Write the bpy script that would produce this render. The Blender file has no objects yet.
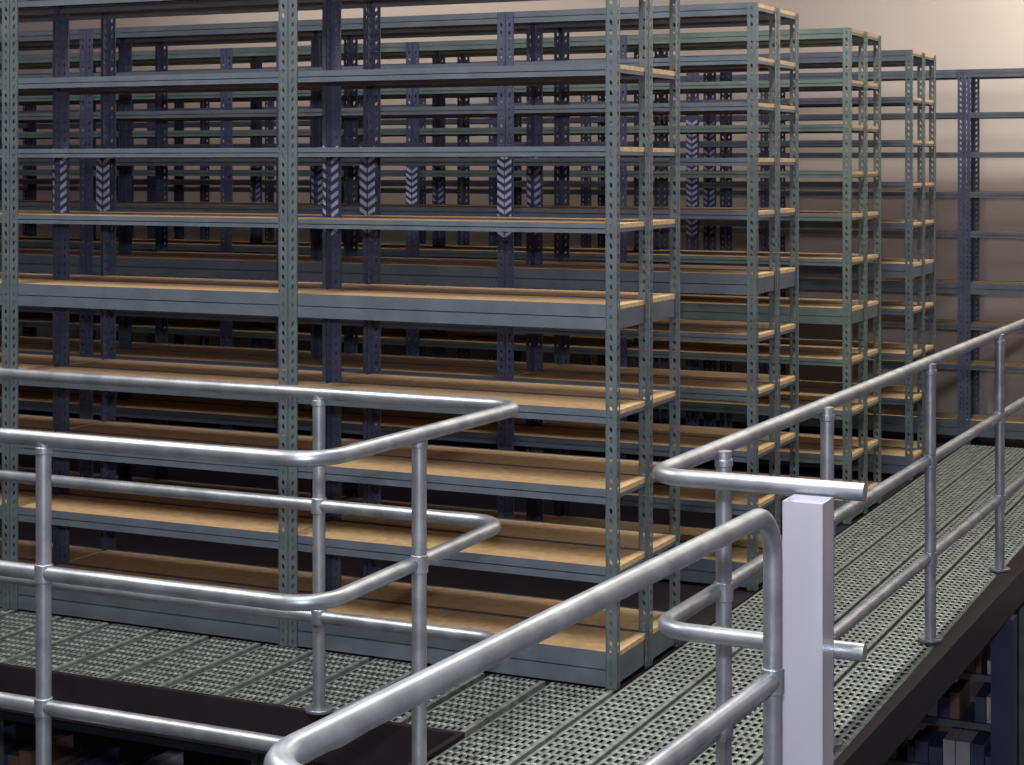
import bpy, math, random
from mathutils import Vector
random.seed(4)
S=bpy.context.scene
S.view_settings.view_transform='Standard'

# ---------------- materials ----------------
def mat(name,c1,c2=None,rough=.5,metal=0.,scale=8.,bump=0.,detail=6,stretch=None,spec=.5):
    m=bpy.data.materials.new(name);m.use_nodes=True
    n=m.node_tree.nodes;l=m.node_tree.links;b=n['Principled BSDF']
    b.inputs['Roughness'].default_value=rough;b.inputs['Metallic'].default_value=metal
    b.inputs['Specular IOR Level'].default_value=spec
    if c2 is None:c2=tuple(x*.8 for x in c1)
    tc=n.new('ShaderNodeTexCoord');mp=n.new('ShaderNodeMapping')
    if stretch:mp.inputs['Scale'].default_value=stretch
    no=n.new('ShaderNodeTexNoise');no.inputs['Scale'].default_value=scale;no.inputs['Detail'].default_value=detail
    cr=n.new('ShaderNodeValToRGB');cr.color_ramp.elements[0].position=.35;cr.color_ramp.elements[1].position=.65
    cr.color_ramp.elements[0].color=(*c1,1);cr.color_ramp.elements[1].color=(*c2,1)
    l.new(tc.outputs['Object'],mp.inputs[0]);l.new(mp.outputs[0],no.inputs['Vector'])
    l.new(no.outputs[0],cr.inputs[0]);l.new(cr.outputs[0],b.inputs['Base Color'])
    if bump:
        bp=n.new('ShaderNodeBump');bp.inputs['Strength'].default_value=bump;bp.inputs['Distance'].default_value=.01
        l.new(no.outputs[0],bp.inputs['Height']);l.new(bp.outputs[0],b.inputs['Normal'])
    return m
M_post=mat('painted_post_steel',(.155,.19,.20),(.115,.145,.158),.4,.35,12)
M_post_shade=mat('shaded_post_steel',(.10,.115,.19),(.07,.083,.145),.4,.3,12)  # interior posts: their shade is painted in as a darker navy
M_postg=mat('green_post_steel',(.16,.20,.185),(.125,.157,.147),.45,.3,12)
M_beam=mat('painted_beam_steel',(.128,.152,.185),(.10,.12,.15),.45,.2,10)
M_beamg=mat('green_beam_steel',(.15,.19,.175),(.11,.147,.137),.45,.2,10)
M_beam_shade=mat('shaded_beam_steel',(.11,.11,.155),(.082,.083,.12),.45,.2,10)  # rear beams: shade put into the colour of the same steel
M_wood=mat('particle_board',(.66,.46,.255),(.52,.345,.175),.65,0,30,.1,10)
M_chev=mat('post_glare',(.58,.62,.85),(.43,.47,.72),.3,.1,40)  # pale blue standing in for glare on the posts
M_rail=mat('galvanised_tube',(.45,.475,.51),(.30,.32,.355),.4,.75,14,.05)
M_sq=mat('bright_square_tube',(.68,.67,.77),(.54,.54,.64),.33,.4,3,.0,6,(1,1,.3))
M_deck=mat('galvanised_grating',(.36,.39,.37),(.17,.195,.185),.5,.35,25,.1)
M_under=mat('grating_underside',(.035,.04,.05),(.02,.024,.032),.7,.2,10)
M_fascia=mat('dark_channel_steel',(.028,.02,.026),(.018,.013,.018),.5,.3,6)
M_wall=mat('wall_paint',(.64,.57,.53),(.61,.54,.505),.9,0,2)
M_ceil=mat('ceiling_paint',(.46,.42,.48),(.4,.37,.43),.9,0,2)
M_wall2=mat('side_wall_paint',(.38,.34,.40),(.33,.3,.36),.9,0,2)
M_floor=mat('concrete',(.07,.07,.08),(.05,.05,.06),.8,0,3,.1)
M_col=mat('column_paint',(.045,.05,.12),(.03,.035,.08),.5,.2,5)
M_house=mat('lamp_housing',(.7,.7,.7),(.65,.65,.65),.5,0,5)
M_box=mat('carton_white',(.5,.5,.52),(.35,.35,.4),.7,0,9)
M_box2=mat('carton_brown',(.2,.12,.09),(.15,.09,.07),.8,0,9)
M_box3=mat('binder_blue',(.06,.07,.15),(.04,.05,.11),.6,0,9)
M_tube=bpy.data.materials.new('lamp_tube');M_tube.use_nodes=True
_b=M_tube.node_tree.nodes['Principled BSDF'];_b.inputs['Emission Color'].default_value=(1,.93,.8,1);_b.inputs['Emission Strength'].default_value=4

# ---------------- builders ----------------
class MB:
    def __init__(s):s.v=[];s.f=[];s.m=[]
    def quad(s,a,b,c,d,m=0):
        i=len(s.v);s.v+=[tuple(a),tuple(b),tuple(c),tuple(d)];s.f.append((i,i+1,i+2,i+3));s.m.append(m)
    def box(s,x0,x1,y0,y1,z0,z1,m=0):
        i=len(s.v)
        s.v+=[(x0,y0,z0),(x1,y0,z0),(x1,y1,z0),(x0,y1,z0),(x0,y0,z1),(x1,y0,z1),(x1,y1,z1),(x0,y1,z1)]
        for f in ((0,3,2,1),(4,5,6,7),(0,1,5,4),(1,2,6,5),(2,3,7,6),(3,0,4,7)):
            s.f.append(tuple(i+k for k in f));s.m.append(m)
    def obox(s,c,ax,ay,az,m=0):
        c=Vector(c);ax=Vector(ax);ay=Vector(ay);az=Vector(az);i=len(s.v)
        for sz in(-1,1):
            for sx,sy in((-1,-1),(1,-1),(1,1),(-1,1)):s.v.append(tuple(c+ax*sx+ay*sy+az*sz))
        for f in ((0,3,2,1),(4,5,6,7),(0,1,5,4),(1,2,6,5),(2,3,7,6),(3,0,4,7)):
            s.f.append(tuple(i+k for k in f));s.m.append(m)
    def cyl(s,c,r,h,axis='z',n=20,m=0):
        c=Vector(c);i=len(s.v)
        for e in(-.5,.5):
            for k in range(n):
                a=2*math.pi*k/n;p,q=r*math.cos(a),r*math.sin(a)
                s.v.append(tuple(c+(Vector((p,q,e*h)) if axis=='z' else Vector((e*h,p,q)) if axis=='x' else Vector((p,e*h,q)))))
        for k in range(n):s.f.append((i+k,i+(k+1)%n,i+n+(k+1)%n,i+n+k));s.m.append(m)
        s.f.append(tuple(i+k for k in reversed(range(n))));s.m.append(m);s.f.append(tuple(i+n+k for k in range(n)));s.m.append(m)
    def cell(s,o,a,b,ha,hb,shear,rim=None,m=0):
        o=Vector(o);a=Vector(a);b=Vector(b)
        O=[o,o+a,o+a+b,o+b]
        def P(u,v):return o+a*u+b*v
        I=[P(.5-ha,.5-hb-shear),P(.5+ha,.5-hb+shear),P(.5+ha,.5+hb+shear),P(.5-ha,.5+hb-shear)]
        for k in range(4):s.quad(O[k],O[(k+1)%4],I[(k+1)%4],I[k],m)
        if rim is not None:
            r=Vector(rim);c=P(.5,.5)
            J=[p+(c-p)*.25+r for p in I]
            for k in range(4):s.quad(I[k],I[(k+1)%4],J[(k+1)%4],J[k],m)
    def obj(s,name,mats,parent=None,smooth=False,bevel=0):
        me=bpy.data.meshes.new(name);me.from_pydata(s.v,[],s.f)
        for m in mats:me.materials.append(m)
        me.polygons.foreach_set('material_index',s.m)
        if smooth:me.polygons.foreach_set('use_smooth',[True]*len(s.f))
        me.update()
        o=bpy.data.objects.new(name,me);S.collection.objects.link(o)
        if parent:o.parent=parent
        if bevel:
            b=o.modifiers.new('b','BEVEL');b.width=bevel;b.segments=3;b.limit_method='ANGLE'
        return o
def empty(name,loc=(0,0,0)):
    e=bpy.data.objects.new(name,None);e.empty_display_size=.1;S.collection.objects.link(e);return e

def fillet(pts,r,n=12):
    P=[Vector(p) for p in pts];out=[P[0]]
    for i in range(1,len(P)-1):
        a=(P[i-1]-P[i]).normalized();b=(P[i+1]-P[i]).normalized()
        ang=a.angle(b)
        if ang>math.pi-.02: out.append(P[i]);continue
        d=min(r/math.tan(ang/2),(P[i-1]-P[i]).length*.49,(P[i+1]-P[i]).length*.49);rr=d*math.tan(ang/2)
        s=P[i]+a*d;e=P[i]+b*d;c=P[i]+(a+b).normalized()*(rr/math.sin(ang/2))
        v0=s-c;v1=e-c;th=v0.angle(v1)
        for k in range(n+1):
            t=k/n;out.append(c+(v0*math.sin((1-t)*th)+v1*math.sin(t*th))/math.sin(th))
    out.append(P[-1]);return out
def tube(name,pts,r,parent,rad=.1):
    cu=bpy.data.curves.new(name,'CURVE');cu.dimensions='3D';cu.bevel_depth=r;cu.bevel_resolution=6;cu.use_fill_caps=True
    f=fillet(pts,rad);sp=cu.splines.new('POLY');sp.points.add(len(f)-1)
    for p,q in zip(sp.points,f):p.co=(*q,1)
    sp.use_smooth=True
    cu.materials.append(M_rail)
    o=bpy.data.objects.new(name,cu);S.collection.objects.link(o);o.parent=parent
    return o

# ---------------- racks ----------------
BAY=1.285;D=.31;FW=.036
def lpost(mb,x,y,sx,sy,z0,z1,m=0,pitch=.034):
    n=int((z1-z0)/pitch)
    for k in range(n):
        z=z0+k*pitch
        mb.cell((x,y,z),(sx*FW,0,0),(0,0,pitch),.13,.22,.10,None,m)
        mb.cell((x,y,z),(0,sy*FW,0),(0,0,pitch),.13,.22,.10,None,m)
    z=z0+n*pitch
    if z1-z>.001:
        mb.quad((x,y,z),(x+sx*FW,y,z),(x+sx*FW,y,z1),(x,y,z1),m);mb.quad((x,y,z),(x,y+sy*FW,z),(x,y+sy*FW,z1),(x,y,z1),m)
    # rolled edges
    mb.box(x-(.0025 if sx>0 else 0),x+(.0025 if sx<0 else 0)+.0005,y-.002*(sy>0),y+.002*(sy<0)+.0005,z0,z1,m)
    xe=x+sx*FW;mb.box(xe-.001,xe+.001,y-.002 if sy>0 else y-.001,y+.004 if sy>0 else y+.002,z0,z1,m)
def rack(name,y0,xr,nb,levels,units=2,ztop=2.42,z0=0.,bay=BAY,pm=0,bm=0):
    e=empty(name)
    p=MB();b=MB();w=MB()
    for u in range(units):
        ya=y0+u*D;yb=ya+D-.004
        for i in range(nb):
            x1=xr-i*bay;x0=x1-bay+.004
            for (x,sx) in((x0,1),(x1,-1)):
                end=(i==0 and sx==-1)
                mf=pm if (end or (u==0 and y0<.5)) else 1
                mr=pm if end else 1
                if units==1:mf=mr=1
                lpost(p,x,ya,sx,1,z0,ztop,mf);lpost(p,x,yb,sx,-1,z0,ztop,mr)
            for (z,h) in levels:
                for q,(yy,s) in enumerate(((ya+.003,1),(yb-.003,-1))):
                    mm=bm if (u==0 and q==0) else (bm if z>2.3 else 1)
                    a0,a1=sorted((yy,yy+s*.009));b.box(x0+.004,x1-.004,a0,a1,z-h,z,mm)
                    a0,a1=sorted((yy,yy+s*.03));b.box(x0+.004,x1-.004,a0,a1,z-h*.5-.003,z-h*.5,mm)
                hs=h*.75 if h>.06 else .012
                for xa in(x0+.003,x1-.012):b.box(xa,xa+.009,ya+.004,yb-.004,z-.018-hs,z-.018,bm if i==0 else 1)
                dz=random.uniform(-.002,.001)
                w.box(x0+.005,x1-.003,ya+.0125,yb-.0125,z-.017,z-.001+dz)
    p.obj('posts',[M_post,M_post_shade,M_postg],e);b.obj('beams',[M_beam,M_beam_shade,M_beamg],e);w.obj('shelf_boards',[M_wood],e)
    return e
E=1.75
t=.034
L1=[(2.42,.05),(E+.34,t+.006),(E+.063,t),(E-.195,t),(E-.467,.085),(E-.82,.045),(E-1.085,.05),(E-1.345,.055),(E-1.63,.115)]
L2=[(2.42,.05),(E+.45,t),(E+.26,t),(E+.03,t),(E-.19,t),(E-.45,.085),(E-.7,t),(E-.93,.045),(E-1.18,.045),(E-1.4,.045),(E-1.64,.1)]
L3=[(2.42,.05),(E+.42,t),(E+.2,t),(E-.03,t),(E-.24,t),(E-.46,t),(E-.70,.08),(E-.95,t),(E-1.2,.045),(E-1.42,.045),(E-1.64,.1)]
L4=[(2.39,.06),(E+.38,t),(E+.14,t),(E-.1,t),(E-.32,t),(E-.55,.08),(E-.8,t),(E-1.05,t),(E-1.3,t),(E-1.62,.1)]
L5=[(2.35,.05),(E+.33,t),(E+.08,t),(E-.17,t),(E-.42,t),(E-.74,.07),(E-1.0,t),(E-1.25,t),(E-1.6,.1)]
rack('storage_rack',0,0,5,L1)
rack('storage_rack',1.54,0,6,L2,bay=1.14)
rack('storage_rack',3.06,0,6,L3,bay=1.21,pm=2,bm=2)
rack('storage_rack',4.40,0,6,L4,ztop=2.39)
rack('storage_rack',5.85,2*BAY,8,L5,1,ztop=2.35)
def glare_chevrons(name,x,y,z0=1.53,n=9):  # added V bars, shaped and coloured to imitate glare on interior posts
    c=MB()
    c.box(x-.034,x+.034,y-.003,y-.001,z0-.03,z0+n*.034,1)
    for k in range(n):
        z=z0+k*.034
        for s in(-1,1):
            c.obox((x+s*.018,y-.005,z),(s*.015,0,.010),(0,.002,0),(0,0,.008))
    return c.obj(name,[M_chev,M_post_shade])
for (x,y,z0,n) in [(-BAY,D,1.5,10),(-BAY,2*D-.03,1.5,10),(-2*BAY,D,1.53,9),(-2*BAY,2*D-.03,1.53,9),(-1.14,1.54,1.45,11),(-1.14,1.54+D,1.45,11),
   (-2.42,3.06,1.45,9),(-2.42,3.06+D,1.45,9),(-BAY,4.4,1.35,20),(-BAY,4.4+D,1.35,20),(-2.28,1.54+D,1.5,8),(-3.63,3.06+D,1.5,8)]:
    glare_chevrons('glare_chevron',x,y-.002,z0,n)

# ---------------- decks ----------------
def plank(mb,x0,x1,y0,y1,px=.024,py=.05,gap=.008):
    x0+=gap;x1-=gap
    mg=.010
    mb.box(x0,x0+mg,y0,y1,-.003,0);mb.box(x1-mg,x1,y0,y1,-.003,0)
    for x in(x0,x1):mb.box(x-.001,x+.001,y0,y1,-.045,0)
    x0+=mg;x1-=mg
    nx=max(1,round((x1-x0)/px));ny=max(1,round((y1-y0)/py));ax=(x1-x0)/nx;ay=(y1-y0)/ny
    for i in range(nx):
        for j in range(ny):
            mb.cell((x0+i*ax,y0+j*ay,0),(ax,0,0),(0,ay,0),.31,.42,0,(0,0,.004))
def xr(y):return .85+.02*y
w=empty('grating_walkway')
g=MB()
for i in range(4):plank(g,.006+i*.212,.006+(i+1)*.212,-1.9,.6)
for (ya,yb) in[(.61,3.1),(3.11,5.83)]:
    for i in range(4):plank(g,.006+i*.212,.006+(i+1)*.212,ya,yb)
g.obj('planks',[M_deck],w)
u=MB()
u.box(.003,.84,-1.9,5.83,-.11,-.10,0)
for k in range(20):
    y=-1.85+k*.4;u.box(.004,.84,y-.02,y+.02,-.10,-.045,0)
u.obj('support_frame',[M_under],w)
f=MB()
def pris(mb,x0a,x1a,x0b,x1b,ya,yb,z0,z1,m=0):
    i=len(mb.v);mb.v+=[(x0a,ya,z0),(x1a,ya,z0),(x1b,yb,z0),(x0b,yb,z0),(x0a,ya,z1),(x1a,ya,z1),(x1b,yb,z1),(x0b,yb,z1)]
    for q in((0,3,2,1),(4,5,6,7),(0,1,5,4),(1,2,6,5),(2,3,7,6),(3,0,4,7)):mb.f.append(tuple(i+k for k in q));mb.m.append(m)
pris(f,.856,xr(-1.9)+.03+.02,.856,xr(5.83)+.03,-1.55,5.83,-.13,.008)
f.obj('edge_channel',[M_fascia],w)
w2=empty('grating_deck')
g=MB()
plank(g,-.238,.004,-1.9,-.006)
x=-.245
while x>-6.4:
    plank(g,x-.225,x,-.63,-.006,gap=.012);x-=.228
g.obj('planks',[M_deck],w2)
f=MB();f.box(-6.5,-.245,-.66,-.635,-.15,.008);f.box(-.262,-.243,-1.9,-.66,-.15,.008);f.box(-6.5,-.245,-1.90,-1.86,-.15,.0)
f.obj('edge_channel',[M_fascia],w2)
u=MB();u.box(-6.5,0,-.63,0,-.11,-.1);u.box(-.24,0,-1.9,-.63,-.11,-.1);u.obj('support_frame',[M_under],w2)
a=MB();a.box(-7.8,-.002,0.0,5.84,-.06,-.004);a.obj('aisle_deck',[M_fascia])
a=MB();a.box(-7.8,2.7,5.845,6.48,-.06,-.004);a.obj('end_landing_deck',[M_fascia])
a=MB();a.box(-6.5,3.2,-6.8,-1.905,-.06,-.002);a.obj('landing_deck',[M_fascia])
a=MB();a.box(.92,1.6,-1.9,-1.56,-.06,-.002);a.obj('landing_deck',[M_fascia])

# ---------------- railings ----------------
R=.0205;ZT=1.022;ZM=.665;ZL=.31
def posts(e,lst,r=.0205):
    for i,(x,y) in enumerate(lst):
        tube('post_%d'%(i+1),[(x,y,.009),(x,y,ZT+.0)],r,e)
        m=MB();m.cyl((x,y,.015),.045,.012,n=28)
        for z in(ZM,ZL):m.cyl((x,y,z),.0245,.05,n=24)
        m.cyl((x,y,ZT-.03),.0235,.02,n=24)
        m.obj('fittings_%d'%(i+1),[M_rail],e,bevel=.003)
e=empty('opening_guard_railing')
for nm,z,dx in(('top_rail',ZT,.01),('mid_rail',ZM,-.055),('low_rail',ZL,-.045)):
    tube(nm,[(-6.4,-.645,z),(-.045+dx,-.645,z),(-.075,-1.775,z),(-6.4,-1.775,z)],R,e,.11)
posts(e,[(-.76,-.645),(-.075,-1.25),(-.925,-1.775),(-2.4,-.645),(-2.5,-1.775),(-4.,-.645),(-4.,-1.775)])
e=empty('walkway_guard_railing')
def xw(y):return .80+.02*y
for nm,z,dx in(('top_rail',ZT,-.03),('mid_rail',ZM,-.018),('low_rail',ZL,-.018)):
    tube(nm,[(xw(5.8),5.8,z),(xw(-1.62)+dx,-1.62,z),(1.245,-1.62,z)],R,e,.08)
posts(e,[(xw(y)+.0,y) for y in(-1.2,-.28,1.04,2.31,3.6,4.95)])
e=empty('stair_guard_railing')
tube('top_rail',[(1.6,-3.77,ZT),(1.035,-3.77,ZT),(1.122,-1.913,ZT),(1.122,-1.913,.001)],.0205,e,.10)
tube('mid_rail',[(1.6,-3.77,ZM),(1.035,-3.77,ZM),(1.122,-1.913,ZM)],.0205,e,.10)
m=MB();m.cyl((1.122,-1.913,ZM),.0245,.055,n=24);m.cyl((1.122,-1.913,.006),.05,.012,n=28);m.obj('fittings',[M_rail],e,bevel=.003)
tube('end_post',[(1.6,-3.77,0),(1.6,-3.77,ZT)],.0205,e)
# square post (tube with wall thickness, seam, base plate)
e=empty('square_gate_post')
m=MB()
m.box(1.09,1.18,-1.735,-1.731,.0,1.01);m.box(1.09,1.18,-1.648,-1.644,.0,1.01)
m.box(1.09,1.094,-1.731,-1.648,.0,1.01);m.box(1.176,1.18,-1.731,-1.648,.0,1.01);m.box(1.094,1.176,-1.731,-1.648,.995,1.001)
m.obj('tube',[M_sq],e)
m=MB();m.box(1.05,1.22,-1.775,-1.642,0,.01);m.obj('base_plate',[M_sq],e,bevel=.002)

# ---------------- lower storey ----------------
ZF=-2.55
def lower(name,x0,x1,y0,dy,n):
    e=empty(name);p=MB();b=MB();w=MB();k=MB()
    nb=max(1,round((x1-x0)/1.25));bw=(x1-x0)/nb
    for i in range(nb+1):
        x=x0+i*bw
        for y in(y0,y0+dy-.04):p.box(x-.035,x+.035,y,y+.004,ZF,-.17);p.box(x-.003,x+.003,y,y+.04,ZF,-.17)
    for j in range(n):
        z=ZF+.12+j*(2.2/(n-.3))
        b.box(x0,x1,y0+.005,y0+.015,z-.03,z);b.box(x0,x1,y0+dy-.015,y0+dy-.005,z-.03,z)
        w.box(x0,x1,y0+.016,y0+dy-.016,z-.016,z-.001)
        x=x0+.06
        while x<x1-.2:
            ww=random.uniform(.025,.07);h=random.uniform(.06,.14)
            if random.random()<.85:k.box(x,x+ww*.92,y0+.03,y0+dy-.06,z,z+h,random.choice([0,0,1,2,2]))
            x+=ww
    p.obj('posts',[M_post],e);b.obj('beams',[M_beam],e);w.obj('shelf_boards',[M_box3],e)
    k.obj('cartons',[M_box,M_box2,M_box3],e)
lower('lower_storage_rack',-.3,4.2,2.9,.35,10)
lower('lower_storage_rack',-6.4,-.2,0.05,.35,8)
m=MB()
for (x,y) in((.9,2.1),(.9,-1.4),(.9,5.6),(-.3,-.7),(-3.2,-.7),(-.3,-1.95),(-3.2,-1.95)):
    m.box(x-.045,x+.045,y-.045,y+.045,ZF,-.135 if x>0 else -.155);m.box(x-.08,x+.08,y-.08,y+.08,ZF,ZF+.012)
m.obj('support_columns',[M_col])

# ---------------- room ----------------
def rb(n,a,mt):
    m=MB();m.box(*a);return m.obj(n,[mt])
X0,X1,Y0,Y1,ZC=-9,5,-8,6.5,4.2
rb('floor',(X0,X1,Y0,Y1,ZF-.1,ZF),M_floor)
rb('ceiling',(X0,X1,Y0,Y1,ZC,ZC+.1),M_ceil)
rb('wall_back',(X0,X1,Y1,Y1+.1,ZF,ZC),M_wall)
rb('wall_front',(X0,X1,Y0-.1,Y0,ZF,ZC),M_wall2)
rb('wall_left',(X0-.1,X0,Y0,Y1,ZF,ZC),M_wall2)
rb('wall_right',(X1,X1+.1,Y0,Y1,ZF,ZC),M_wall2)

def lamp(x,y,power,col=(1,.93,.82),L=2.4,z=4.0,horiz=False):
    e=empty('fluorescent_or_fill_light')  # overhead tube fixtures; the added fill lights share this build
    ax,ay=(L/2,.12) if horiz else (.12,L/2)
    m=MB();m.box(x-ax,x+ax,y-ay,y+ay,z+.02,z+.2);m.obj('housing',[M_house],e)
    m=MB()
    for s in(-.05,.05):
        m.cyl((x+(0 if horiz else s),y+(s if horiz else 0),z),.016,L*.97,'x' if horiz else 'y')
    m.obj('tubes',[M_tube],e)
    d=bpy.data.lights.new('lamp','AREA');d.shape='RECTANGLE';d.size=L if horiz else .25;d.size_y=.25 if horiz else L;d.energy=power;d.color=col
    o=bpy.data.objects.new('lamp',d);S.collection.objects.link(o);o.location=(x,y,z-.03);o.parent=e
lamp(1.8,5.35,120,(1,.95,.82),3.2,horiz=True)
lamp(-4.5,5.6,28,(1,.93,.8),3.2,horiz=True)
lamp(.5,1.2,95,(1,.95,.87));lamp(.4,-2.6,105,(1,.97,.93));lamp(-2.4,-2.4,125,(1,.96,.91));lamp(2.2,-5.6,60,(.9,.93,1))
lamp(-2.6,2.5,30,(.72,.72,1));lamp(-5.6,.6,40,(.85,.85,1))  # added blue-violet fills that tint the shade among the racks
lamp(-1.6,-1.25,10,(.75,.8,1),1.0,z=-.9)  # added fill, lifts the lower racks below the opening
lamp(2.6,1.2,5,(.8,.82,1),1.0,z=-.9)  # another added fill, for the lower shelves beside the walkway
d=bpy.data.lights.new('camera_flash','AREA');d.shape='DISK';d.size=.12;d.energy=120;d.color=(.9,.92,1)
o=bpy.data.objects.new('camera_flash',d);S.collection.objects.link(o)
o.location=(2.236,-5.577,2.05);o.rotation_euler=(math.radians(84),0,math.radians(25.15))

wd=bpy.data.worlds.new('world');S.world=wd;wd.use_nodes=True
wd.node_tree.nodes['Background'].inputs[0].default_value=(.35,.35,.6,1);wd.node_tree.nodes['Background'].inputs[1].default_value=.1

# ---------------- camera ----------------
cd=bpy.data.cameras.new('camera');co=bpy.data.objects.new('camera',cd);S.collection.objects.link(co)
cd.sensor_width=36;cd.lens=1800/1024*36;cd.shift_y=-(382.5-165)/1024
co.location=(2.236,-5.577,1.75);co.rotation_euler=(math.radians(90),0,math.atan2(.425,.905))
S.camera=co
